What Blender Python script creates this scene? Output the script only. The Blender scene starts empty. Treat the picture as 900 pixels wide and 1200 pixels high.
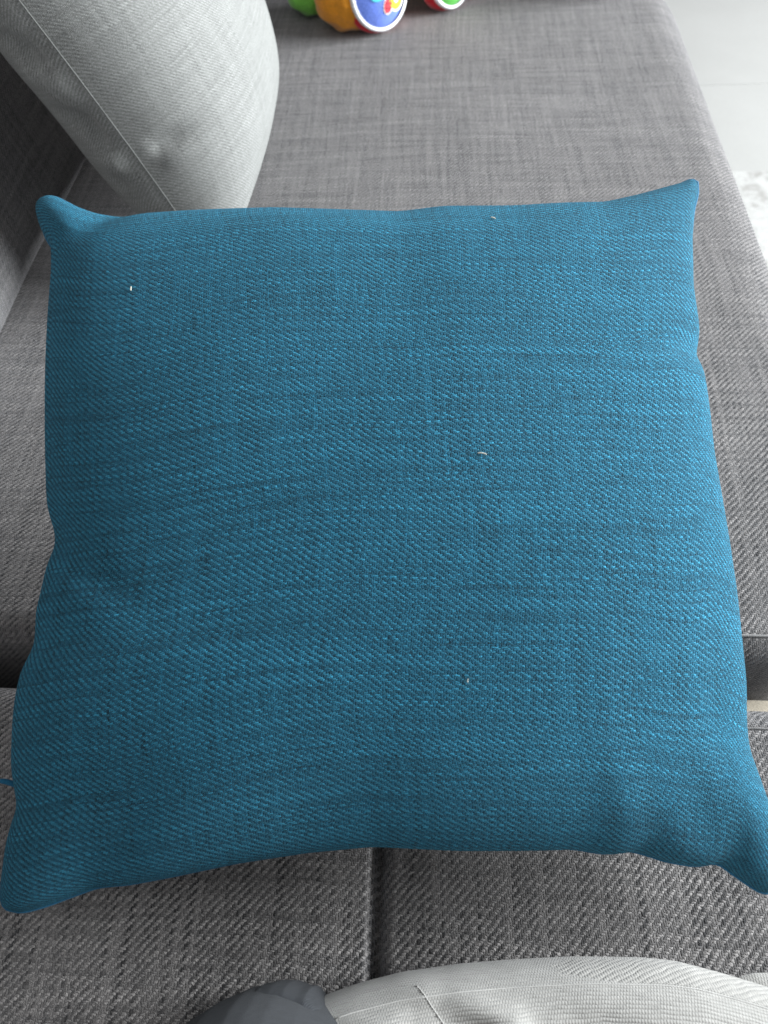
import bpy, bmesh, math
import numpy as np
from mathutils import Vector, Matrix

scene = bpy.context.scene
col = scene.collection
SEAT = 0.45                       # height of the seat top above the floor

# ------------------------------------------------------------------ camera
ROT = Matrix(((0.99705, -0.01146, 0.07656), (0.05217, 0.82365, -0.56469), (-0.05659, 0.56702, 0.82178)))
cam_data = bpy.data.cameras.new("camera")
cam = bpy.data.objects.new("camera", cam_data)
col.objects.link(cam)
cam.matrix_world = Matrix.Translation((0, 0, SEAT + 0.53)) @ ROT.to_4x4()
cam_data.sensor_fit = 'HORIZONTAL'
cam_data.sensor_width = 27.0
cam_data.lens = 26.25
cam_data.clip_start = 0.02
cam_data.clip_end = 100
cam_data.dof.use_dof = True
cam_data.dof.focus_distance = 0.50
cam_data.dof.aperture_fstop = 8.5
scene.camera = cam

# ------------------------------------------------------------------ light
world = bpy.data.worlds.new("World")
scene.world = world
world.use_nodes = True
bg = world.node_tree.nodes["Background"]
bg.inputs[0].default_value = (0.98, 0.98, 1.0, 1)   # soft bounce of a pale room
bg.inputs[1].default_value = 0.43

def area(name, loc, target, sx, sy, power, colr):
    d = bpy.data.lights.new(name, 'AREA')
    d.shape = 'RECTANGLE'; d.size = sx; d.size_y = sy; d.energy = power; d.color = colr
    o = bpy.data.objects.new(name, d); col.objects.link(o)
    o.location = loc
    o.rotation_euler = (Vector(target) - Vector(loc)).to_track_quat('-Z', 'Y').to_euler()
    return o
area("window_light", (2.95, 1.25, 1.45), (0.0, 0.5, 0.5), 2.0, 1.7, 375, (0.93, 0.97, 1.0))

scene.view_settings.view_transform = 'Standard'
scene.view_settings.look = 'None'
scene.view_settings.exposure = 0.18
scene.view_settings.gamma = 1.0

# ------------------------------------------------------------------ node helpers
class N:
    def __init__(s, mat):
        s.t = mat.node_tree; s.n = s.t.nodes; s.l = s.t.links
    def put(s, sock, v):
        if hasattr(v, 'is_output'): s.l.new(v, sock)
        else: sock.default_value = v
    def m(s, op, a, b=0.0, c=0.0):
        x = s.n.new('ShaderNodeMath'); x.operation = op
        for k, v in enumerate((a, b, c)): s.put(x.inputs[k], v)
        return x.outputs[0]
    def vec(s, x, y, z=0.0):
        c = s.n.new('ShaderNodeCombineXYZ')
        for k, v in enumerate((x, y, z)): s.put(c.inputs[k], v)
        return c.outputs[0]
    def noise(s, v, scale=1.0, detail=2.0, rough=0.5):
        x = s.n.new('ShaderNodeTexNoise'); s.put(x.inputs['Vector'], v)
        x.inputs['Scale'].default_value = scale; x.inputs['Detail'].default_value = detail
        x.inputs['Roughness'].default_value = rough
        return x.outputs[0]
    def white(s, v):
        x = s.n.new('ShaderNodeTexWhiteNoise'); x.noise_dimensions = '3D'
        s.put(x.inputs['Vector'], v); return x.outputs['Value']
    def mix(s, f, a, b):
        x = s.n.new('ShaderNodeMix'); x.data_type = 'RGBA'
        s.put(x.inputs[0], f); s.put(x.inputs[6], a); s.put(x.inputs[7], b)
        return x.outputs[2]
    def ramp(s, f, stops):
        x = s.n.new('ShaderNodeValToRGB'); s.put(x.inputs[0], f)
        e = x.color_ramp.elements
        while len(e) < len(stops): e.new(0.5)
        for k, (p, c) in enumerate(stops):
            e[k].position = p; e[k].color = (*c, 1)
        return x.outputs[0]
    def bump(s, h, dist, strength=1.0, normal=None):
        x = s.n.new('ShaderNodeBump'); s.put(x.inputs['Height'], h)
        x.inputs['Distance'].default_value = dist; x.inputs['Strength'].default_value = strength
        if normal: s.l.new(normal, x.inputs['Normal'])
        return x.outputs[0]

def new_mat(name):
    m = bpy.data.materials.new(name); m.use_nodes = True
    k = N(m); p = m.node_tree.nodes['Principled BSDF']
    return m, k, p

def weave(name, pu, pv, sgn, warp, weft, bump=0.0006, twill=0.55, streak=(0.5, 0.5), fleck=0.5, cloud=0.15,
          sheen=0.15, rough=0.85, spec=0.25, tint=(1, 1, 1), slub=0.012, sparkle=0.0, thick=0.37, fib=1.5):
    """A 2/2 twill cloth over UVs in metres: every warp and weft yarn has its own tone and relief."""
    m, k, p = new_mat(name)
    uv = k.n.new('ShaderNodeUVMap').outputs[0]
    sp = k.n.new('ShaderNodeSeparateXYZ'); k.l.new(uv, sp.inputs[0])
    u, v = sp.outputs[0], sp.outputs[1]
    w1 = k.m('MULTIPLY', k.m('SUBTRACT', k.noise(uv, 60, 2), 0.5), 1.5)
    w2 = k.m('MULTIPLY', k.m('SUBTRACT', k.noise(k.vec(v, u, 3.0), 60, 2), 0.5), 1.5)
    w1 = k.m('MULTIPLY_ADD', k.m('SUBTRACT', k.noise(uv, 420, 1), 0.5), 1.1, w1)
    w2 = k.m('MULTIPLY_ADD', k.m('SUBTRACT', k.noise(k.vec(v, u, 7.0), 420, 1), 0.5), 1.1, w2)
    x = k.m('ADD', k.m('DIVIDE', u, pu), w1)
    y = k.m('ADD', k.m('DIVIDE', v, pv), w2)
    # yarn thickness wanders a little
    x = k.m('ADD', x, k.m('MULTIPLY', k.m('SUBTRACT', k.noise(k.vec(k.m('MULTIPLY', x, 0.6), k.m('MULTIPLY', y, 0.05)), 1, 0), 0.5), 0.9))
    y = k.m('ADD', y, k.m('MULTIPLY', k.m('SUBTRACT', k.noise(k.vec(k.m('MULTIPLY', y, 0.6), k.m('MULTIPLY', x, 0.05), 9.0), 1, 0), 0.5), 0.9))
    i, j = k.m('FLOOR', x), k.m('FLOOR', y)
    fx = k.m('SUBTRACT', k.m('SUBTRACT', x, i), 0.5)
    fy = k.m('SUBTRACT', k.m('SUBTRACT', y, j), 0.5)
    px = k.m('SUBTRACT', 1.0, k.m('MULTIPLY', k.m('MULTIPLY', fx, fx), 3.6))
    py = k.m('SUBTRACT', 1.0, k.m('MULTIPLY', k.m('MULTIPLY', fy, fy), 3.6))
    half = math.pi / 2
    mi = i if sgn > 0 else k.m('MULTIPLY', i, -1.0)
    sw = k.m('SINE', k.m('MULTIPLY', k.m('ADD', y, mi), half))
    if sgn > 0:
        sf = k.m('SINE', k.m('MULTIPLY', k.m('ADD', x, j), half))
    else:
        sf = k.m('SINE', k.m('MULTIPLY', k.m('ADD', k.m('SUBTRACT', j, x), 1.0), half))
    hw = k.m('MULTIPLY_ADD', sw, twill, k.m('MULTIPLY', px, 0.5))
    hf = k.m('MULTIPLY_ADD', sf, -twill, k.m('MULTIPLY', py, 0.5))
    isf = k.m('GREATER_THAN', hf, hw)
    h = k.m('MAXIMUM', hw, hf)
    # tone of each yarn: long slubs, plus short flecks of fibre
    def tone(a, along, seed, st):
        lng = k.noise(k.vec(k.m('MULTIPLY', a, thick), k.m('MULTIPLY', along, slub), seed), 1, 3, 0.62)
        sht = k.noise(k.vec(k.m('MULTIPLY', a, 7.3), k.m('MULTIPLY', along, 0.27), seed + 20.0), 1, 1)
        fine = k.noise(k.vec(k.m('MULTIPLY', a, 1.7), k.m('MULTIPLY', along, 0.5), seed), 1, 2)
        t = k.m('MULTIPLY', k.m('SUBTRACT', lng, 0.5), st * 2.4)
        t = k.m('MULTIPLY_ADD', k.m('SUBTRACT', sht, 0.5), fleck * 0.9, t)
        return k.m('MULTIPLY_ADD', k.m('SUBTRACT', fine, 0.5), fleck, t)
    tw, tf = tone(i, y, 1.7, streak[0]), tone(j, x, 5.3, streak[1])
    cl = k.m('MULTIPLY', k.m('SUBTRACT', k.noise(uv, 14, 3), 0.5), cloud)
    fibre = k.m('MULTIPLY', k.m('SUBTRACT', k.noise(uv, 1150, 2, 0.75), 0.5), fib)
    def shade(c, t):
        g = k.m('MAXIMUM', k.m('ADD', k.m('ADD', k.m('ADD', 1.0, t), cl), fibre), 0.12)
        if sparkle:   # the odd pale fibre caught in the yarn
            g = k.m('ADD', g, k.m('MULTIPLY', k.m('GREATER_THAN', k.noise(uv, 900, 0), 0.80), sparkle))
        mm = k.n.new('ShaderNodeVectorMath'); mm.operation = 'SCALE'
        mm.inputs[0].default_value = c; k.put(mm.inputs[3], g)
        return mm.outputs[0]
    colr = k.mix(isf, shade(warp, tw), shade(weft, tf))
    k.l.new(colr, p.inputs['Base Color'])
    hh = k.m('ADD', h, k.m('MULTIPLY', k.noise(uv, 1300, 2, 0.7), 0.9))
    k.l.new(k.bump(hh, bump), p.inputs['Normal'])
    p.inputs['Roughness'].default_value = rough
    p.inputs['Specular IOR Level'].default_value = spec
    p.inputs['Sheen Weight'].default_value = sheen
    p.inputs['Sheen Roughness'].default_value = 0.45
    p.inputs['Sheen Tint'].default_value = (*tint, 1)
    return m

def rib(name, pitch, stitch, c0, c1, bump=0.0005, sheen=0.2):
    """Ribbed jersey: ridges along U, a row of loops on every ridge."""
    m, k, p = new_mat(name)
    uv = k.n.new('ShaderNodeUVMap').outputs[0]
    sp = k.n.new('ShaderNodeSeparateXYZ'); k.l.new(uv, sp.inputs[0])
    u, v = sp.outputs[0], sp.outputs[1]
    wob = k.m('MULTIPLY', k.m('SUBTRACT', k.noise(uv, 90, 2), 0.5), 1.1)
    y = k.m('ADD', k.m('DIVIDE', v, pitch), wob)
    j = k.m('FLOOR', y)
    r = k.m('ABSOLUTE', k.m('SINE', k.m('MULTIPLY', y, math.pi)))
    lo = k.m('ABSOLUTE', k.m('SINE', k.m('MULTIPLY', k.m('ADD', k.m('DIVIDE', u, stitch), k.m('MULTIPLY', j, 0.37)), math.pi)))
    h = k.m('MULTIPLY_ADD', lo, 0.35, r)
    t = k.m('ADD', k.m('MULTIPLY', k.noise(k.vec(k.m('MULTIPLY', u, 120), k.m('MULTIPLY', j, 0.9)), 1, 3), 0.7), k.m('MULTIPLY', k.noise(uv, 1100, 2), 0.45))
    k.l.new(k.ramp(t, [(0.25, c0), (0.85, c1)]), p.inputs['Base Color'])
    hh = k.m('ADD', h, k.m('MULTIPLY', k.noise(uv, 1300, 2), 0.5))
    k.l.new(k.bump(hh, bump), p.inputs['Normal'])
    p.inputs['Roughness'].default_value = 0.9
    p.inputs['Specular IOR Level'].default_value = 0.2
    p.inputs['Sheen Weight'].default_value = sheen
    return m

def plush(name, c, var=0.35, scale=500, bump=0.0008, sheen=0.3):
    m, k, p = new_mat(name)
    g = k.n.new('ShaderNodeNewGeometry') if False else k.n.new('ShaderNodeTexCoord')
    o = g.outputs['Object']
    t = k.m('MULTIPLY_ADD', k.noise(o, scale, 3), 0.6, k.m('MULTIPLY', k.noise(o, 60, 2), 0.4))
    k.l.new(k.ramp(t, [(0.3, tuple(q * (1 - var) for q in c)), (0.7, tuple(min(1, q * (1 + var)) for q in c))]), p.inputs['Base Color'])
    k.l.new(k.bump(k.noise(o, scale, 3), bump), p.inputs['Normal'])
    p.inputs['Roughness'].default_value = 0.85
    p.inputs['Specular IOR Level'].default_value = 0.25
    p.inputs['Sheen Weight'].default_value = sheen
    return m

# ------------------------------------------------------------------ materials
M = {}
M['teal'] = weave('teal_twill', 0.00140, 0.00100, 1, (0.0105, 0.100, 0.175), (0.031, 0.234, 0.372), bump=0.0019, fib=2.6, twill=0.46, streak=(0.95, 1.15),
                  fleck=0.8, thick=0.75, spec=0.16, cloud=0.10, sheen=0.20, tint=(0.40, 0.82, 1.0), sparkle=0.9)
M['grey'] = weave('charcoal_melange_twill', 0.00142, 0.00152, -1, (0.104, 0.098, 0.094), (0.240, 0.227, 0.218), bump=0.0017, fib=2.4, twill=0.48,
                  streak=(2.2, 1.0), fleck=1.0, cloud=0.12, sheen=0.35, tint=(0.92, 0.94, 1.0))
M['pale'] = weave('pale_grey_linen', 0.00095, 0.0010, 1, (0.215, 0.220, 0.210), (0.300, 0.307, 0.296), bump=0.0005, twill=0.32, fib=2.6, streak=(0.5, 0.45),
                  fleck=0.45, cloud=0.05, sheen=0.10)
M['white_rib'] = rib('white_ribbed_knit', 0.0024, 0.0016, (0.25, 0.245, 0.23), (0.395, 0.388, 0.366), 0.00042)
M['dark_rib'] = rib('charcoal_fine_jersey', 0.0011, 0.0009, (0.020, 0.022, 0.025), (0.046, 0.050, 0.056), 0.0003, 0.04)
M['grey_thread'] = plush('grey_stitching', (0.22, 0.215, 0.21), 0.3, 1500, 0.0003, 0)
M['teal_thread'] = plush('teal_seam_cloth', (0.016, 0.12, 0.22), 0.35, 1300, 0.0004, 0.1)
M['pale_thread'] = plush('pale_seam_cloth', (0.22, 0.225, 0.215), 0.3, 1300, 0.0003, 0.1)
M['knit_thread'] = plush('white_seam_thread', (0.46, 0.455, 0.435), 0.2, 1500, 0.0003, 0)
M['lining'] = plush('cream_lining', (0.44, 0.39, 0.31), 0.15, 900, 0.0003, 0)
M['lint'] = plush('pale_lint_fibre', (0.80, 0.78, 0.66), 0.1, 900, 0.0001, 0)
for nm, c in (('blue', (0.12, 0.20, 0.62)), ('white', (0.80, 0.82, 0.86)), ('red', (0.62, 0.02, 0.035)), ('orange', (0.78, 0.30, 0.02)),
              ('green', (0.22, 0.62, 0.09)), ('deep_green', (0.08, 0.42, 0.05)), ('print_red', (0.66, 0.05, 0.07)), ('print_yellow', (0.90, 0.52, 0.03)),
              ('print_teal', (0.08, 0.52, 0.62)), ('print_dark', (0.10, 0.02, 0.03))):
    M[nm] = plush('plush_' + nm, c, 0.22 if 'print' not in nm else 0.08, 420, 0.0006 if 'print' not in nm else 0.0001)

def tile_mat():
    m, k, p = new_mat('pale_stone_tile')
    g = k.n.new('ShaderNodeTexCoord').outputs['Object']
    t = k.m('MULTIPLY_ADD', k.noise(g, 5, 5, 0.6), 0.7, k.m('MULTIPLY', k.noise(g, 90, 3), 0.3))
    k.l.new(k.ramp(t, [(0.3, (0.30, 0.30, 0.288)), (0.7, (0.33, 0.33, 0.318))]), p.inputs['Base Color'])
    p.inputs['Roughness'].default_value = 0.42
    k.l.new(k.bump(k.noise(g, 300, 2), 0.0002, 0.4), p.inputs['Normal'])
    return m
M['tile'] = tile_mat()
M['grout'] = plush('grey_grout', (0.38, 0.38, 0.36), 0.15, 300, 0.0005, 0)
def rug_mat():
    m, k, p = new_mat('mottled_cream_rug')
    g = k.n.new('ShaderNodeTexCoord').outputs['Object']
    blot = k.m('MULTIPLY_ADD', k.noise(g, 42, 4, 0.65), 0.65, k.m('MULTIPLY', k.noise(g, 11, 2), 0.35))
    c = k.ramp(blot, [(0.40, (0.40, 0.40, 0.388)), (0.52, (0.36, 0.36, 0.348)), (0.66, (0.26, 0.255, 0.242))])
    k.l.new(c, p.inputs['Base Color'])
    p.inputs['Roughness'].default_value = 0.95
    p.inputs['Specular IOR Level'].default_value = 0.1
    k.l.new(k.bump(k.noise(g, 420, 3), 0.002), p.inputs['Normal'])
    return m
M['rug'] = rug_mat()

# ------------------------------------------------------------------ object helpers
def obj(name, me, mat, parent=None):
    o = bpy.data.objects.new(name, me); col.objects.link(o)
    if mat and not me.materials: me.materials.append(mat)
    if parent: o.parent = parent
    return o
def thing(name, label, cat, loc=(0, 0, 0), group=None):
    o = bpy.data.objects.new(name, None); col.objects.link(o)
    o.location = loc; o.empty_display_size = 0.05
    o['label'] = label; o['category'] = cat
    if group: o['group'] = group
    return o
def tag(o, label, cat, group=None):
    o['label'] = label; o['category'] = cat
    if group: o['group'] = group
def smooth(me):
    me.polygons.foreach_set('use_smooth', [True] * len(me.polygons))
def grid(name, P, UV, flip=False, wrap=False):
    """P: (na, nb, 3) points, UV: (na, nb, 2) metres -> smooth quad sheet."""
    P = np.asarray(P, float); na, nb = P.shape[:2]
    idx = np.arange(na * nb).reshape(na, nb)
    if wrap: idx = np.vstack([idx, idx[:1]])
    a, b, c, d = idx[:-1, :-1], idx[1:, :-1], idx[1:, 1:], idx[:-1, 1:]
    F = np.stack([a, b, c, d], -1).reshape(-1, 4)
    if flip: F = F[:, ::-1]
    me = bpy.data.meshes.new(name)
    me.from_pydata(P.reshape(-1, 3).tolist(), [], F.tolist())
    if UV is not None:
        uvf = np.asarray(UV, float).reshape(-1, 2)
        lay = me.uv_layers.new(name='UVMap')
        lay.data.foreach_set('uv', uvf[F.reshape(-1)].reshape(-1))
    smooth(me); me.update()
    return me
def tube(name, pts, r, n=8, taper=False):
    pts = np.asarray(pts, float); t = np.gradient(pts, axis=0); t /= np.linalg.norm(t, axis=1)[:, None]
    ref = np.array([0.13, 0.21, 0.97]); rings = []
    for q, (c, d) in enumerate(zip(pts, t)):
        s = np.cross(d, ref); s /= np.linalg.norm(s); w = np.cross(d, s)
        f = q / (len(pts) - 1); rr = r * (math.sqrt(max(0.02, 1 - (2 * f - 1) ** 4)) if taper else 1)
        rings.append([c + rr * (math.cos(a) * s + math.sin(a) * w) for a in np.linspace(0, 2 * math.pi, n, endpoint=False)])
    P = np.array(rings).transpose(1, 0, 2)
    me = grid(name, P, None, wrap=True)
    bm = bmesh.new(); bm.from_mesh(me)
    bmesh.ops.holes_fill(bm, edges=[e for e in bm.edges if e.is_boundary], sides=0)
    bmesh.ops.recalc_face_normals(bm, faces=bm.faces)
    bm.to_mesh(me); bm.free(); smooth(me)
    return me
def lathe(name, prof, n=40):
    """profile (r, z) revolved about z"""
    pr = np.asarray(prof, float); A = np.linspace(0, 2 * math.pi, n, endpoint=False)
    P = np.array([[(r * math.cos(a), r * math.sin(a), z) for r, z in pr] for a in A])
    me = grid(name, P, None, wrap=True)
    bm = bmesh.new(); bm.from_mesh(me)
    bmesh.ops.remove_doubles(bm, verts=bm.verts, dist=1e-6)
    bmesh.ops.recalc_face_normals(bm, faces=bm.faces)
    bm.to_mesh(me); bm.free(); smooth(me)
    return me
def ball(name, radii, sub=4, fn=None):
    bm = bmesh.new(); bmesh.ops.create_icosphere(bm, subdivisions=sub, radius=1)
    for v in bm.verts:
        k = fn(v.co) if fn else 1.0
        v.co = Vector((v.co.x * radii[0] * k, v.co.y * radii[1] * k, v.co.z * radii[2] * k))
    me = bpy.data.meshes.new(name); bm.to_mesh(me); bm.free(); smooth(me)
    return me
def rbox(name, x0, x1, y0, y1, z0, z1, bev=0.002):
    bm = bmesh.new(); bmesh.ops.create_cube(bm, size=1)
    for v in bm.verts:
        v.co = Vector((x0 if v.co.x < 0 else x1, y0 if v.co.y < 0 else y1, z0 if v.co.z < 0 else z1))
    bmesh.ops.bevel(bm, geom=bm.edges[:], offset=bev, segments=2, affect='EDGES', profile=0.7)
    me = bpy.data.meshes.new(name); bm.to_mesh(me); bm.free()
    return me
def wave(x, y, seed, amp, n=5, f0=6.0):
    """sum of slow random waves: unevenness of stuffing"""
    rs = np.random.RandomState(seed); z = 0
    for q in range(n):
        a = rs.uniform(0, 2 * math.pi); f = f0 * (1.5 ** q); ph = rs.uniform(0, 6.28)
        z = z + amp / (1.3 ** q) * np.sin(f * (x * math.cos(a) + y * math.sin(a)) + ph)
    return z

# cushions: two stuffed faces sewn round one outline
def resample(pts, tt):
    p = np.array(pts, float); d = np.r_[0, np.cumsum(np.linalg.norm(np.diff(p, axis=0), axis=1))]; d /= d[-1]
    q = np.linspace(0, 1, 400); r = np.c_[np.interp(q, d, p[:, 0]), np.interp(q, d, p[:, 1])]
    k = np.exp(-.5 * (np.arange(-8, 9) / 3.2) ** 2); k /= k.sum()
    rr = np.vstack([2 * r[0] - r[8:0:-1], r, 2 * r[-1] - r[-2:-10:-1]])
    s = np.c_[np.convolve(rr[:, 0], k, 'valid'), np.convolve(rr[:, 1], k, 'valid')]
    s[0] = r[0]; s[-1] = r[-1]
    return np.c_[np.interp(tt, q, s[:, 0]), np.interp(tt, q, s[:, 1])]
def prof(u, p=2.6, q=.55): return np.clip(1 - np.abs(u) ** p, 0, 1) ** q
def fmap(n, T, L):
    u = np.sin(np.linspace(-np.pi / 2, np.pi / 2, 4001)); z = T * prof(u)
    d = np.r_[0, np.cumsum(np.hypot(np.diff(u) * L, np.diff(z)))]
    a = np.linspace(0, d[-1], n); return np.interp(a, d, u), a - d[-1] / 2
def cushion_face(sides, T, sgn, n=170, ex=.85, dents=(), seed=1, lump=0.0012, creases=()):
    top, right, bottom, left = sides
    u, au = fmap(n, T, .235); t = (u + 1) / 2
    Tp, Bt = resample(top, t), resample(bottom, t)
    Lf, Rt = resample(left[::-1], t), resample(right[::-1], t)
    U, V = np.meshgrid(t, t, indexing='ij')
    e = lambda a: a[..., None]
    P = (e(1 - V) * Bt[:, None, :] + e(V) * Tp[:, None, :] + e(1 - U) * Lf[None] + e(U) * Rt[None]
         - (e((1 - U) * (1 - V)) * Bt[0] + e(U * (1 - V)) * Bt[-1] + e((1 - U) * V) * Tp[0] + e(U * V) * Tp[-1]))
    uu, vv = np.meshgrid(u, u, indexing='ij')
    H = T * (prof(uu) * prof(vv)) ** ex
    k = np.clip(H / .02, 0, 1)
    for cx, cy, ang, l, w, a in dents:
        c, s = math.cos(ang), math.sin(ang); dx, dy = P[..., 0] - cx, P[..., 1] - cy
        H = H + a * np.exp(-.5 * (((dx * c + dy * s) / l) ** 2 + ((-dx * s + dy * c) / w) ** 2)) * k
    H = H + wave(P[..., 0], P[..., 1], seed, lump, 4, 14.0) * k
    H = np.maximum(H, 0)
    AU, AV = np.meshgrid(au, au, indexing='ij')
    UV = np.dstack([AU, AV])
    UV = UV + np.dstack([wave(AU, AV, 3, .0015, 3, 9.0), wave(AU, AV, 4, .0022, 3, 9.0)])
    Q = np.dstack([P, sgn * H])
    if creases:        # folds pushed in along the cloth's own normal
        nr = np.cross(np.gradient(Q, axis=0), np.gradient(Q, axis=1)); nr /= np.linalg.norm(nr, axis=2)[..., None] + 1e-12
        nr *= sgn; rim = np.minimum(np.minimum(U, 1 - U), np.minimum(V, 1 - V)); hold = np.clip(rim / 0.004, 0, 1)
        AUV = np.dstack([AU, AV]); fl = Q.reshape(-1, 3)
        for pts, w, a in creases:      # a line over the cloth, measured along the cloth
            ids = [int(np.argmin(((fl - np.array(p_)) ** 2).sum(1))) for p_ in pts]
            c2 = AUV.reshape(-1, 2)[ids]; f_ = np.linspace(0, len(c2) - 1, 25)
            c2 = np.stack([np.interp(f_, np.arange(len(c2)), c2[:, q_]) for q_ in (0, 1)], 1)
            dist = np.full(H.shape, 9.0); fade = np.zeros(H.shape)
            for kk in range(24):
                d = c2[kk + 1] - c2[kk]; s = np.clip(((AUV - c2[kk]) @ d) / (d @ d + 1e-12), 0, 1)
                dk = np.linalg.norm(AUV - c2[kk] - s[..., None] * d, axis=2)
                fade = np.where(dk < dist, np.sin(np.pi * (kk + s) / 24) ** 2, fade); dist = np.minimum(dist, dk)
            Q = Q + nr * (a * fade * np.exp(-.5 * (dist / w) ** 2) * hold)[..., None]
    return Q, UV
def outline_loop(sides, n=90):
    top, right, bottom, left = sides; t = np.linspace(0, 1, n)
    L = np.vstack([resample(top, t)[:-1], resample(right, t)[:-1], resample(bottom[::-1], t)[:-1], resample(left[::-1], t)])
    return np.c_[L, np.zeros(len(L))]
def frame(ex, ey, o):
    ex = Vector(ex).normalized(); ey = Vector(ey); ey = (ey - ex * ey.dot(ex)).normalized(); ez = ex.cross(ey)
    return Matrix(((ex.x, ey.x, ez.x, o[0]), (ex.y, ey.y, ez.y, o[1]), (ex.z, ey.z, ez.z, o[2]), (0, 0, 0, 1)))

# upholstered block: flat top with rolled edges and rounded plan corners, UVs follow the cloth over the edge
def path(h, r, depth, n):
    L = (h - r) + r * math.pi / 2 + (depth - r); a = np.linspace(-L, L, n); s = np.abs(a)
    flat = h - r; arc = r * math.pi / 2; th = np.clip((s - flat) / r, 0, math.pi / 2)
    x = np.minimum(s, flat) + r * np.sin(th)
    drop = r * (1 - np.cos(th)) + np.clip(s - flat - arc, 0, None)
    return a, np.sign(a) * x, drop
def block(name, hx, hy, depth, rx, ry, R, crown=0.006, na=150, nb=170, lump=0.0015, seed=2, fn=None):
    a, X, dx = path(hx, rx, depth, na); b, Y, dy = path(hy, ry, depth, nb)
    A, B = np.meshgrid(a, b, indexing='ij'); PX, PY = np.meshgrid(X, Y, indexing='ij')
    D = np.minimum(dx[:, None] + dy[None, :], depth)
    ox, oy = np.clip(np.abs(PX) - (hx - R), 0, R), np.clip(np.abs(PY) - (hy - R), 0, R)
    qx, qy = ox * np.sqrt(1 - oy ** 2 / (2 * R * R)), oy * np.sqrt(1 - ox ** 2 / (2 * R * R))
    PX = PX - np.sign(PX) * (ox - qx); PY = PY - np.sign(PY) * (oy - qy)
    Z = -D + crown * (1 - (PX / hx) ** 2) * (1 - (PY / hy) ** 2) + wave(PX, PY, seed, lump, 4, 7.0) * np.clip(1 - D / .05, 0, 1)
    if fn: Z = Z + fn(PX, PY) * np.clip(1 - D / .06, 0, 1)
    UV = np.dstack([A, B]) + np.dstack([wave(A, B, 5, .003, 3, 5.0), wave(A, B, 6, .003, 3, 5.0)])
    return grid(name, np.dstack([PX, PY, Z]), UV)

# ------------------------------------------------------------------ the setting: tiled floor
floor = obj('floor', rbox('floor', -4, 5, -3, 6, -0.06, -0.0015, 0.001), M['grout'])
floor['kind'] = 'structure'
tile_me = rbox('tile', -0.3985, 0.3985, -0.3985, 0.3985, -0.008, 0.0, 0.0012)
for iy in range(-1, 6):
    for ix in range(0, 4):
        t = obj('tile', tile_me, M['tile'], floor)
        t.location = (-0.10 + 0.8 * ix, 1.586 + 0.8 * (iy - 2) + 0.8, 0)

rug = obj('rug', None or rbox('rug', 0.02, 2.2, -1.2, 1.585, 0.0015, 0.012, 0.004), M['rug'])
tag(rug, 'cream area rug with faint grey mottling on the tiles beside the sofa', 'rug')

# ------------------------------------------------------------------ sofa
sofa = thing('sofa', 'dark grey melange fabric corner sofa under all the cushions', 'sofa', (0, 0, 0))
# far seat: x -0.56..0.372, y 0.222..1.47
far = obj('seat_cushion', block('seat_cushion', 0.466, 0.615, 0.20, 0.06, 0.022, 0.13, 0.0, 190, 300, 0.0012, 2), M['grey'], sofa)
far.location = (-0.094, 0.855, SEAT)
# near seat: x -0.62..0.62, y -0.62..0.207, one sewn channel down the middle
def channel(x, y):
    g = -0.017 * np.exp(-.5 * ((x + 0.037 + 0.012 * (y - 0.2)) / 0.0030) ** 2)
    g = g - 0.004 * np.exp(-.5 * ((x + 0.037) / 0.022) ** 2)
    return g
near = obj('seat_cushion', block('seat_cushion', 0.62, 0.41, 0.20, 0.05, 0.026, 0.06, 0.0, 900, 190, 0.0010, 9, channel), M['grey'], sofa)
near.location = (0.0, -0.204, SEAT - 0.004)
def stitched(y, x0, x1, z, parent, r=0.0011):
    xs = np.linspace(x0, x1, 260)
    zz = z + 0.0004 * np.sin(xs * 1900)
    return obj('seam', tube('seam', np.c_[xs, y + 0.0008 * np.sin(xs * 23), zz], r, 6), M['grey_thread'], parent)
s = stitched(0.2545 - 0.855, -0.40, 0.43, -0.0008, far, 0.0013)
s = stitched(0.1865 + 0.204, -0.58, 0.58, -0.0015, near, 0.0009)
base = obj('base', rbox('base', -0.70, 0.345, 0.26, 1.44, 0.012, SEAT - 0.13, 0.01), M['grey'], sofa)
base2 = obj('base', rbox('base', -0.70, 0.60, -0.60, 0.19, 0.012, SEAT - 0.13, 0.01), M['grey'], sofa)
lining = obj('lining', rbox('lining', 0.17, 0.35, 0.226, 0.239, SEAT - 0.105, SEAT - 0.088, 0.003), M['lining'], sofa)
# leaning back cushion along the left side
lean = math.radians(14)
back = obj('back_cushion', block('back_cushion', 0.56, 0.33, 0.16, 0.07, 0.07, 0.08, 0.012, 130, 110, 0.003, 12), M['grey'], sofa)
n = Vector((math.cos(lean), 0, math.sin(lean))); up = Vector((-math.sin(lean), 0, math.cos(lean)))
c0 = Vector((-0.463, 0.72, SEAT - 0.03)) + up * 0.33
back.matrix_world = Matrix(((0, up.x, n.x, c0.x), (1, up.y, n.y, c0.y), (0, up.z, n.z, c0.z), (0, 0, 0, 1)))
frame_back = obj('back_frame', rbox('back_frame', -0.86, -0.70, -0.6, 1.46, 0.012, 0.86, 0.03), M['grey'], sofa)
arm = obj('armrest', block('armrest', 0.45, 0.07, 0.25, 0.03, 0.03, 0.03, 0.0, 90, 40, 0.0008, 15), M['grey'], sofa)
arm.location = (-0.135, 1.463, SEAT + 0.12); arm.rotation_euler = (0, 0, math.radians(-5))

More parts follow.
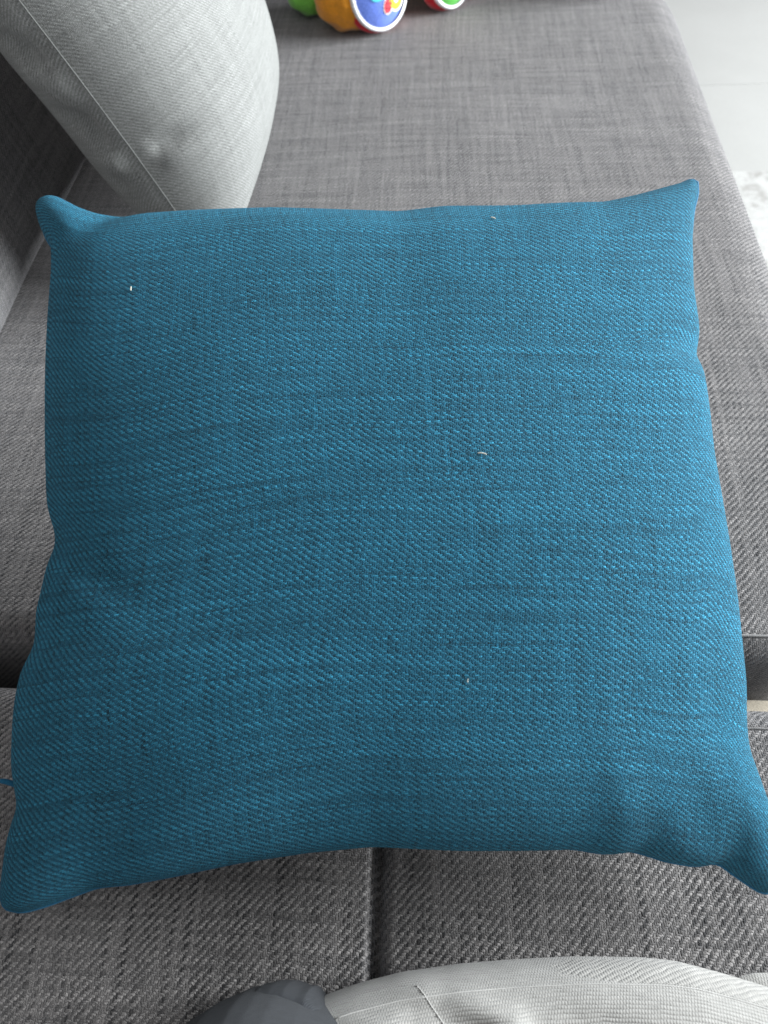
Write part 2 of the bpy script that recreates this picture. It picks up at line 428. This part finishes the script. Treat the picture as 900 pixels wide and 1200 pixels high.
# ------------------------------------------------------------------ pale grey cushion leaning against the back
def square_sides(h, ear, pull, nn=24):
    t = np.linspace(-1, 1, nn)
    def edge(seed):
        return -pull * (1 - np.abs(t) ** 2.2) + ear * np.abs(t) ** 8
    top = np.c_[t * (h + ear), h + edge(1)]; bot = np.c_[t * (h + ear), -h - edge(2)]
    lef = np.c_[-h - edge(3), -t * (h + ear)]; rig = np.c_[h + edge(4), -t * (h + ear)]
    return [a.tolist() for a in (top, rig, bot, lef)]
pale = thing('throw_cushion', 'pale grey woven throw cushion leaning on the sofa back behind the teal cushion', 'cushion')
PS = square_sides(0.2004, 0.010, 0.0157)
pale.matrix_world = frame((-0.0888, 0.9939, -0.0659), (-0.3827, 0.0270, 0.9235), (-0.3359, 0.8550, SEAT + 0.2020))  # local z: towards the open seat
CR = [([(-.196, -.062, -.002), (-.186, -.071, .025), (-.178, -.076, .050), (-.155, -.083, .095)], 0.0070, -0.0060),
      ([(-.196, -.074, -.002), (-.186, -.083, .025), (-.178, -.087, .050), (-.155, -.094, .095)], 0.0100, 0.0030)]
P, UV = cushion_face(PS, 0.1286, 1, 240, .8, (), 21, 0.0020, CR)
obj('front_cover', grid('front_cover', P, UV), M['pale'], pale)
CR = [([(-.165, .075, -.045), (-.176, .045, -.028), (-.186, .018, -.006)], 0.008, -0.011), ([(-.16, 0.0, -.055), (-.178, -.025, -.028), (-.187, -.064, -.007)], 0.008, -0.014),
      ([(-.17, .05, -.05), (-.184, -.01, -.014)], 0.010, 0.005), ([(-.17, -.075, -.05), (-.186, -.098, -.012)], 0.007, -0.006), ([(-.175, -.05, -.04), (-.186, -.08, -.01)], 0.009, 0.005)]
P, UV = cushion_face(PS, 0.0858, -1, 150, .8, (), 22, 0.0025, CR)
obj('back_cover', grid('back_cover', P, UV, flip=True), M['pale'], pale)
L = outline_loop(PS, 70)
obj('seam', tube('seam', L, 0.0007, 6), M['pale_thread'], pale)

# ------------------------------------------------------------------ teal cushion
TOP = [(-0.2456, 0.2468), (-0.2481, 0.2535), (-0.2429, 0.2547), (-0.2365, 0.2556), (-0.2258, 0.2489), (-0.2122, 0.2402), (-0.1987, 0.234), (-0.1782, 0.2302), (-0.1451, 0.2279), (-0.1124, 0.2272), (-0.0609, 0.2257), (-0.0034, 0.2196), (0.0292, 0.2162), (0.0609, 0.2185), (0.111, 0.2156), (0.1425, 0.2162), (0.1741, 0.2165), (0.1997, 0.2232), (0.225, 0.2312), (0.2377, 0.2352), (0.2451, 0.2398), (0.2478, 0.2351)]
RIGHT = [(0.2478, 0.2351), (0.2473, 0.2265), (0.2422, 0.2135), (0.236, 0.1821), (0.231, 0.1415), (0.231, 0.1086), (0.2268, 0.0926), (0.23, 0.0794), (0.23, 0.0517), (0.2289, 0.0213), (0.2298, -0.014), (0.2305, -0.0424), (0.2309, -0.0721), (0.2301, -0.1021), (0.2297, -0.1228), (0.2272, -0.1482), (0.2268, -0.1621), (0.2301, -0.1766), (0.2332, -0.1907), (0.2371, -0.2025), (0.239, -0.2164), (0.2379, -0.2302), (0.2338, -0.2396), (0.2291, -0.2419)]
BOTTOM = [(-0.2253, -0.2436), (-0.2211, -0.2448), (-0.2162, -0.2459), (-0.2007, -0.2421), (-0.1848, -0.2368), (-0.1694, -0.2319), (-0.151, -0.2309), (-0.1259, -0.227), (-0.0842, -0.2197), (-0.0426, -0.2146), (-0.001, -0.2117), (0.0503, -0.2149), (0.0859, -0.2156), (0.1173, -0.2156), (0.1351, -0.2191), (0.1514, -0.2172), (0.1705, -0.2238), (0.1885, -0.227), (0.2012, -0.2244), (0.2055, -0.2292), (0.2108, -0.233), (0.2193, -0.2391), (0.2244, -0.243), (0.2291, -0.2419)]
LEFT = [(-0.2456, 0.2468), (-0.2475, 0.2403), (-0.2443, 0.2305), (-0.2389, 0.2174), (-0.2278, 0.2013), (-0.2249, 0.1755), (-0.223, 0.1339), (-0.2205, 0.0872), (-0.2177, 0.0424), (-0.2152, 0.0118), (-0.2140, -0.0015), (-0.2105, -0.0154), (-0.2095, -0.0292), (-0.2115, -0.0444), (-0.2136, -0.0557), (-0.2172, -0.0676), (-0.2165, -0.0889), (-0.2236, -0.1043), (-0.2261, -0.1207), (-0.2268, -0.1334), (-0.227, -0.1603), (-0.225, -0.1728), (-0.2223, -0.1845), (-0.2262, -0.1954), (-0.2287, -0.2084), (-0.2297, -0.2253), (-0.23, -0.2371), (-0.2292, -0.2426), (-0.2253, -0.2436)]
SIDES = (TOP, RIGHT, BOTTOM, LEFT)
teal = thing('throw_cushion', 'large square teal twill throw cushion lying across the sofa seats', 'cushion')
teal.matrix_world = frame((0.99813877, 0.06098358, 0), (-0.05706818, 0.93405422, 0.35254211), (-0.04887486, 0.28681697, SEAT + 0.12))
R_ = math.radians
DENT = [(-0.200, -0.022, R_(-35), 0.030, 0.006, -0.012), (-0.185, -0.055, R_(-30), 0.05, 0.012, 0.003), (-0.21, -0.075, R_(5), 0.05, 0.010, -0.004),
        (-0.185, 0.222, R_(55), 0.022, 0.009, -0.010), (-0.205, 0.205, R_(-45), 0.035, 0.014, 0.004),
        (-0.195, -0.180, R_(15), 0.040, 0.014, -0.006), (-0.160, -0.215, R_(50), 0.025, 0.010, -0.005),
        (0.192, -0.205, R_(-60), 0.025, 0.010, -0.007), (0.215, -0.150, R_(-10), 0.025, 0.012, -0.005),
        (0.222, 0.092, R_(20), 0.018, 0.006, -0.006), (0.05, -0.195, R_(4), 0.09, 0.010, 0.003), (-0.03, -0.190, R_(80), 0.02, 0.02, -0.003),
        (0.02, 0.205, R_(-10), 0.05, 0.010, -0.004), (0.205, 0.195, R_(35), 0.03, 0.012, -0.004)]
DENT = [(a, b, c, d * 1.25, e * 1.35, f * 0.6) for a, b, c, d, e, f in DENT]
P, UV = cushion_face(SIDES, 0.072, 1, 260, .85, DENT, 31, 0.0010)
obj('front_cover', grid('front_cover', P, UV), M['teal'], teal)
P, UV = cushion_face(SIDES, 0.060, -1, 120, .85, (), 32, 0.0010)
obj('back_cover', grid('back_cover', P, UV, flip=True), M['teal'], teal)
obj('seam', tube('seam', outline_loop(SIDES, 120), 0.0012, 6), M['teal_thread'], teal)
xs = np.linspace(0, 1, 12)
pull = np.c_[-0.2225 - 0.0105 * xs, -0.1735 + 0.0085 * xs - 0.004 * xs ** 2, 0.004 + 0.006 * xs]
tb = obj('loose_thread_end', tube('loose_thread_end', pull, 0.0017, 8, True), M['teal_thread'], teal)

# lint on the teal cloth
from mathutils.bvhtree import BVHTree
fc = [o for o in teal.children if o.name.startswith('front_cover')][0]
bvh = BVHTree.FromPolygons([v.co.copy() for v in fc.data.vertices], [list(p.vertices) for p in fc.data.polygons])
def lint(x, y, ang, ln, r, label):
    h = bvh.ray_cast(Vector((x, y, 0.3)), Vector((0, 0, -1)))[0]
    s = np.linspace(-0.5, 0.5, 10); c, q = math.cos(ang), math.sin(ang)
    pts = np.c_[ln * s * c - 0.12 * ln * (1 - 4 * s * s) * q, ln * s * q + 0.12 * ln * (1 - 4 * s * s) * c, 0.0005 + 0.0012 * (s + .5) ** 2]
    o = obj('lint_fibre', tube('lint_fibre', pts, r, 6, True), M['lint'])
    o.matrix_world = teal.matrix_world @ Matrix.Translation(h)
    tag(o, label, 'lint', 'lint fibres on the teal cushion')
lint(0.0712, 0.0095, R_(-16), 0.0056, 0.00042, 'pale straw-like lint fibre near the middle of the teal cushion')
lint(0.0910, 0.1840, R_(-38), 0.0038, 0.00042, 'tiny pale lint fibre near the far edge of the teal cushion')
lint(-0.1490, 0.1390, R_(80), 0.0026, 0.00045, 'tiny white lint speck near the far left corner of the teal cushion')
lint(0.0566, -0.1180, R_(85), 0.0022, 0.00022, 'thin short lint hair on the near half of the teal cushion')

# ------------------------------------------------------------------ soft toy at the far end of the seat
def camdir(v): return ROT @ Vector(v)
toy = thing('soft_toy', 'colourful plush baby toy with a blue printed foot at the sofa\'s far end', 'toy', (-0.115, 1.262, SEAT))
bpy.context.view_layer.update()
def foot(center, axis, r, face, sector, label=None):
    """domed face, white piping, red band; local z is the face normal"""
    ax = Vector(axis).normalized(); xx = Vector((1, 0, 0)); xx = (xx - ax * xx.dot(ax)).normalized(); yy = ax.cross(xx)
    Mx = Matrix(((xx.x, yy.x, ax.x, center[0]), (xx.y, yy.y, ax.y, center[1]), (xx.z, yy.z, ax.z, center[2]), (0, 0, 0, 1)))
    s = np.linspace(0, 1, 16)
    fo = obj('foot', lathe('foot', [(0.0, 0.016)] + [(r * 0.9 * q, 0.016 * (1 - q * q) + 0.0) for q in s[1:]] + [(r * .9, -0.01), (0, -0.01)]), M[face], toy)
    fo.matrix_parent_inverse = Matrix(); fo.matrix_world = Mx
    th = np.linspace(-math.pi / 2, math.pi / 2, 12)
    pi_ = obj('piping', lathe('piping', [(r * .88, -0.009)] + [(r * 0.94 + 0.0026 * math.cos(a), 0.0 + 0.0045 * math.sin(a)) for a in th] + [(r * .88, 0.005)]), M['white'], fo)
    ba = obj('band', lathe('band', [(r * .9, -0.008), (r * 1.0, -0.009), (r * 1.03, -0.016), (r * 1.02, -0.024), (r * 0.9, -0.028)]), M['red'], fo)
    return fo, Mx
def toy_pt(v): return Vector(v)
f1, M1 = foot((-0.102, 1.268, SEAT + 0.053), camdir((0.50, -0.48, 0.74)), 0.049, 'blue', None)
f1['label'] = 'blue foot with a printed face and white piping'
def patch(poly, mat, lift, parent, name):
    poly = np.asarray(poly) + (0.002, -0.016)
    bm = bmesh.new()
    vs = [bm.verts.new((x, y, 0.016 * (1 - (x * x + y * y) / (0.045 ** 2)) + lift)) for x, y in poly]
    c = np.mean(poly, axis=0); cv = bm.verts.new((c[0], c[1], 0.016 * (1 - (c @ c) / (0.045 ** 2)) + lift))
    for q in range(len(vs)): bm.faces.new((vs[q], vs[(q + 1) % len(vs)], cv))
    me = bpy.data.meshes.new(name); bm.to_mesh(me); bm.free()
    return obj(name, me, M[mat], parent)
def ell(cx, cy, rx, ry, ang=0, nn=20):
    t = np.linspace(0, 2 * math.pi, nn, endpoint=False); x, y = rx * np.cos(t), ry * np.sin(t); c, s = math.cos(ang), math.sin(ang)
    return np.c_[cx + x * c - y * s, cy + x * s + y * c]
def arcstrip(cx, cy, r, w, a0, a1, mat, lift, parent, name):
    t = np.linspace(a0, a1, 18); P = []
    for rr in (r - w, r + w):
        x, y = cx + 0.002 + rr * np.cos(t), cy - 0.016 + rr * np.sin(t)
        P.append(np.c_[x, y, 0.016 * (1 - (x * x + y * y) / 0.045 ** 2) + lift])
    return obj(name, grid(name, np.array(P), None, flip=True), M[mat], parent)
patch(ell(0.006, 0.000, 0.0085, 0.011), 'white', 0.0008, f1, 'printed_beetle_border')
bt = patch(ell(0.006, 0.000, 0.0070, 0.0095), 'print_red', 0.0013, f1, 'printed_beetle')
for sx, sy in ((0.003, 0.003), (0.009, 0.003), (0.0035, -0.003), (0.0085, -0.0035)):
    patch(ell(sx, sy, 0.0014, 0.0016, 0, 8), 'print_dark', 0.0017, f1, 'printed_spot')
arcstrip(0.021, 0.009, 0.0095, 0.0068, R_(-200), R_(75), 'white', 0.0008, f1, 'printed_swirl_border')
arcstrip(0.021, 0.009, 0.0095, 0.0042, R_(-195), R_(70), 'print_yellow', 0.0013, f1, 'printed_swirl')
patch(ell(-0.012, 0.014, 0.012, 0.0085, 0.3), 'print_teal', 0.0010, f1, 'printed_patch')
def toypart(name, me, mat, loc, rot=(0, 0, 0)):
    o = obj(name, me, M[mat], toy); o.matrix_world = Matrix.Translation(loc) @ Matrix.Rotation(rot[2], 4, 'Z') @ Matrix.Rotation(rot[1], 4, 'Y')
    return o
crease = lambda c: 1 + 0.035 * math.sin(11 * c.x + 5 * c.y) + 0.02 * math.sin(17 * c.z + 6 * c.x)
toypart('leg', ball('leg', (0.050, 0.042, 0.044), 4, crease), 'orange', (-0.150, 1.282, SEAT + 0.044))
toypart('body', ball('body', (0.085, 0.045, 0.05), 4, crease), 'orange', (-0.095, 1.302, SEAT + 0.097))
h_ = toypart('hand', ball('hand', (0.040, 0.034, 0.03), 4, crease), 'green', (-0.212, 1.337, SEAT + 0.032))
f2, M2 = foot((0.004, 1.338, SEAT + 0.045), camdir((0.62, -0.42, 0.68)), 0.042, 'deep_green', None)
f2['label'] = 'green foot with white piping and red band'

# ------------------------------------------------------------------ clothes at the near edge
def mound(name, line, H, run, w, length, folds, mat, parent, na=220, nb=90, z0=0.0, seed=40, uvrot=0.0, lump=0.0016):
    """cloth heaped over something soft: rises from its front line, then runs back towards the viewer"""
    line = np.array(line, float); t = np.linspace(0, 1, na); F = resample(line, t)
    d = np.r_[np.linspace(0, 1, nb // 2, endpoint=False) ** 1.6 * run, run + np.linspace(0, 1, nb - nb // 2) * (length - run)]
    X = np.repeat(F[:, :1], nb, 1); Y = F[:, 1:2] - d[None, :]
    k = np.clip(d / run, 0, 1); Z = np.repeat((z0 + H * np.sqrt(1 - (1 - k) ** 2))[None, :], na, 0)
    side = np.minimum(t, 1 - t)[:, None]; Z = Z * np.clip(np.sqrt(np.clip(1 - (1 - np.clip(side / w, 0, 1)) ** 2, 0, 1)), 0, 1) ** .6 if w else Z
    Z = Z * np.sqrt(np.clip(1 - (1 - np.clip((length - d) / 0.05, 0, 1)) ** 2, 0, 1))[None, :]
    for x0, y0, x1, y1, wd, am in folds:
        vx, vy = x1 - x0, y1 - y0; L2 = vx * vx + vy * vy
        s = np.clip(((X - x0) * vx + (Y - y0) * vy) / L2, 0, 1); dd = np.hypot(X - x0 - s * vx, Y - y0 - s * vy)
        Z = Z + am * np.exp(-.5 * (dd / wd) ** 2) * k[None, :]
    Z = Z + wave(X, Y, seed, lump, 4, 22.0) * k[None, :]
    arc = np.cumsum(np.hypot(np.diff(d, prepend=0), np.diff(H * np.sqrt(1 - (1 - k) ** 2), prepend=0)))
    la = np.r_[0, np.cumsum(np.linalg.norm(np.diff(F, axis=0), axis=1))]
    U, V = np.meshgrid(la, arc, indexing='ij'); c, s = math.cos(uvrot), math.sin(uvrot)
    UV = np.dstack([U * c - V * s, U * s + V * c])
    me = grid(name, np.dstack([X, Y, Z]), UV, flip=True)
    return obj(name, me, mat, parent), np.dstack([X, Y, Z]), d
def on_surface(S, pts, lift=0.0008):
    fl = S.reshape(-1, 3); out = []
    for x, y in pts:
        q = np.argmin((fl[:, 0] - x) ** 2 + (fl[:, 1] - y) ** 2); out.append((x, y, fl[q, 2] + lift))
    return np.array(out)

WHITE = [(-0.0867, -0.003), (-0.0781, 0.0071), (-0.0617, 0.014), (-0.0449, 0.0199), (-0.0206, 0.0265), (0.0138, 0.0324), (0.0433, 0.036), (0.0825, 0.0396), (0.1212, 0.041), (0.1401, 0.0403), (0.1629, 0.036), (0.185, 0.0309), (0.2102, 0.0222), (0.2284, 0.0078)]
white = thing('garment', 'pale ribbed knit garment lying bunched at the near edge of the seat', 'clothing', (0.05, -0.02, SEAT))
wh = Vector(white.location)
rel = lambda l: [(x - wh.x, y - wh.y) for x, y in l]
FO = [(-0.0534, 0.0138, -0.0099, 0.0191, 0.006, 0.006), (-0.0099, 0.0191, 0.0394, 0.0035, 0.006, 0.007), (-0.0594, 0.004, -0.0271, -0.0037, 0.008, 0.008), (0.0039, 0.0091, 0.0216, -0.0029, 0.008, -0.006), (-0.0505, 0.0063, -0.0142, 0.0082, 0.006, -0.003), (0.0402, 0.0224, 0.0829, 0.0021, 0.012, -0.003)]
sh, S, dd = mound('sleeve', rel(WHITE), 0.060, 0.050, 0.045, 0.24, [(x0 - wh.x, y0 - wh.y, x1 - wh.x, y1 - wh.y, w, a) for x0, y0, x1, y1, w, a in FO], M['white_rib'], white, seed=41)
# hem: a turned edge that follows the front line
na = S.shape[0]; i0 = int(na * 0.45)
rows = [int(np.argmin(np.abs(dd - q))) for q in (0.003, 0.006, 0.010, 0.0145)]
hem = []
for i in range(i0, na):
    base_ = [S[i, r] for r in rows]; g = min(1.0, (i - i0) / 45); g = g * g * (3 - 2 * g)
    hem.append([base_[0] + (0, 0.0010 * g, 0.0006 * g - 0.0004), base_[1] + (0, 0.0014 * g, 0.0024 * g - 0.0003), base_[2] + (0, 0.0006 * g, 0.0030 * g - 0.0003), base_[3] + (0, -0.0002, 0.0007 * g - 0.0003)])
hem = np.array(hem); la = np.r_[0, np.cumsum(np.linalg.norm(np.diff(hem[:, 1], axis=0), axis=1))]
ww = np.array([0, 0.004, 0.009, 0.015])
hu, hv = np.meshgrid(la, ww, indexing='ij')
obj('hem', grid('hem', hem, np.dstack([hu * .92 - hv * .4, hu * .4 + hv * .92]), flip=True), M['white_rib'], white)
q = np.linspace(0, 1, 60); SM = np.array([(-0.0107, 0.0185), (-0.0065, 0.0145), (-0.0019, 0.0087), (0.0048, 0.0009), (0.0083, -0.0054)]); SM = SM - np.array([wh.x, wh.y])
d_ = np.r_[0, np.cumsum(np.linalg.norm(np.diff(SM, axis=0), axis=1))]; d_ /= d_[-1]
obj('seam', tube('seam', on_surface(S, np.c_[np.interp(q, d_, SM[:, 0]), np.interp(q, d_, SM[:, 1])], 0.0001), 0.00035, 6), M['knit_thread'], white)
rr = int(np.argmin(np.abs(dd - 0.016)))
obj('stitch_line', tube('stitch_line', S[int(na * .12):na - 2:2, rr] + np.array([0, 0, 0.0001]), 0.0004, 6), M['knit_thread'], white)
lo, S2, _ = mound('under_layer', rel([(0.1704, 0.0267), (0.1776, 0.0337), (0.1868, 0.0363), (0.2062, 0.0377), (0.23, 0.038), (0.2573, 0.0352)]), 0.012, 0.02, 0.0, 0.08, [], M['white_rib'], white, 60, 40, seed=44)

DARK = [(-0.1592, -0.0219), (-0.1413, -0.0074), (-0.1321, 0.0007), (-0.1205, 0.008), (-0.1048, 0.0148), (-0.0954, 0.0165), (-0.0848, 0.0166), (-0.0711, 0.0133), (-0.0587, 0.0076), (-0.0464, 0.0009), (-0.032, -0.0095)]
dark = thing('garment', 'charcoal jersey garment bulging beside the pale ribbed knit', 'clothing', (-0.11, 0.0, SEAT))
dh = Vector(dark.location)
reld = lambda l: [(x - dh.x, y - dh.y) for x, y in l]
mound('cuff', reld(DARK), 0.115, 0.050, 0.0, 0.24, [], M['dark_rib'], dark, 140, 80, seed=42, uvrot=0.5)
mound('turned_edge', reld([(-0.1046, 0.012), (-0.0982, 0.0167), (-0.09, 0.0187), (-0.082, 0.0191), (-0.0747, 0.0171), (-0.07, 0.0169), (-0.0659, 0.0132), (-0.0587, 0.0059)]), 0.060, 0.012, 0.0, 0.07, [], M['dark_rib'], dark, 60, 40, seed=43, uvrot=1.2, lump=0.0006)
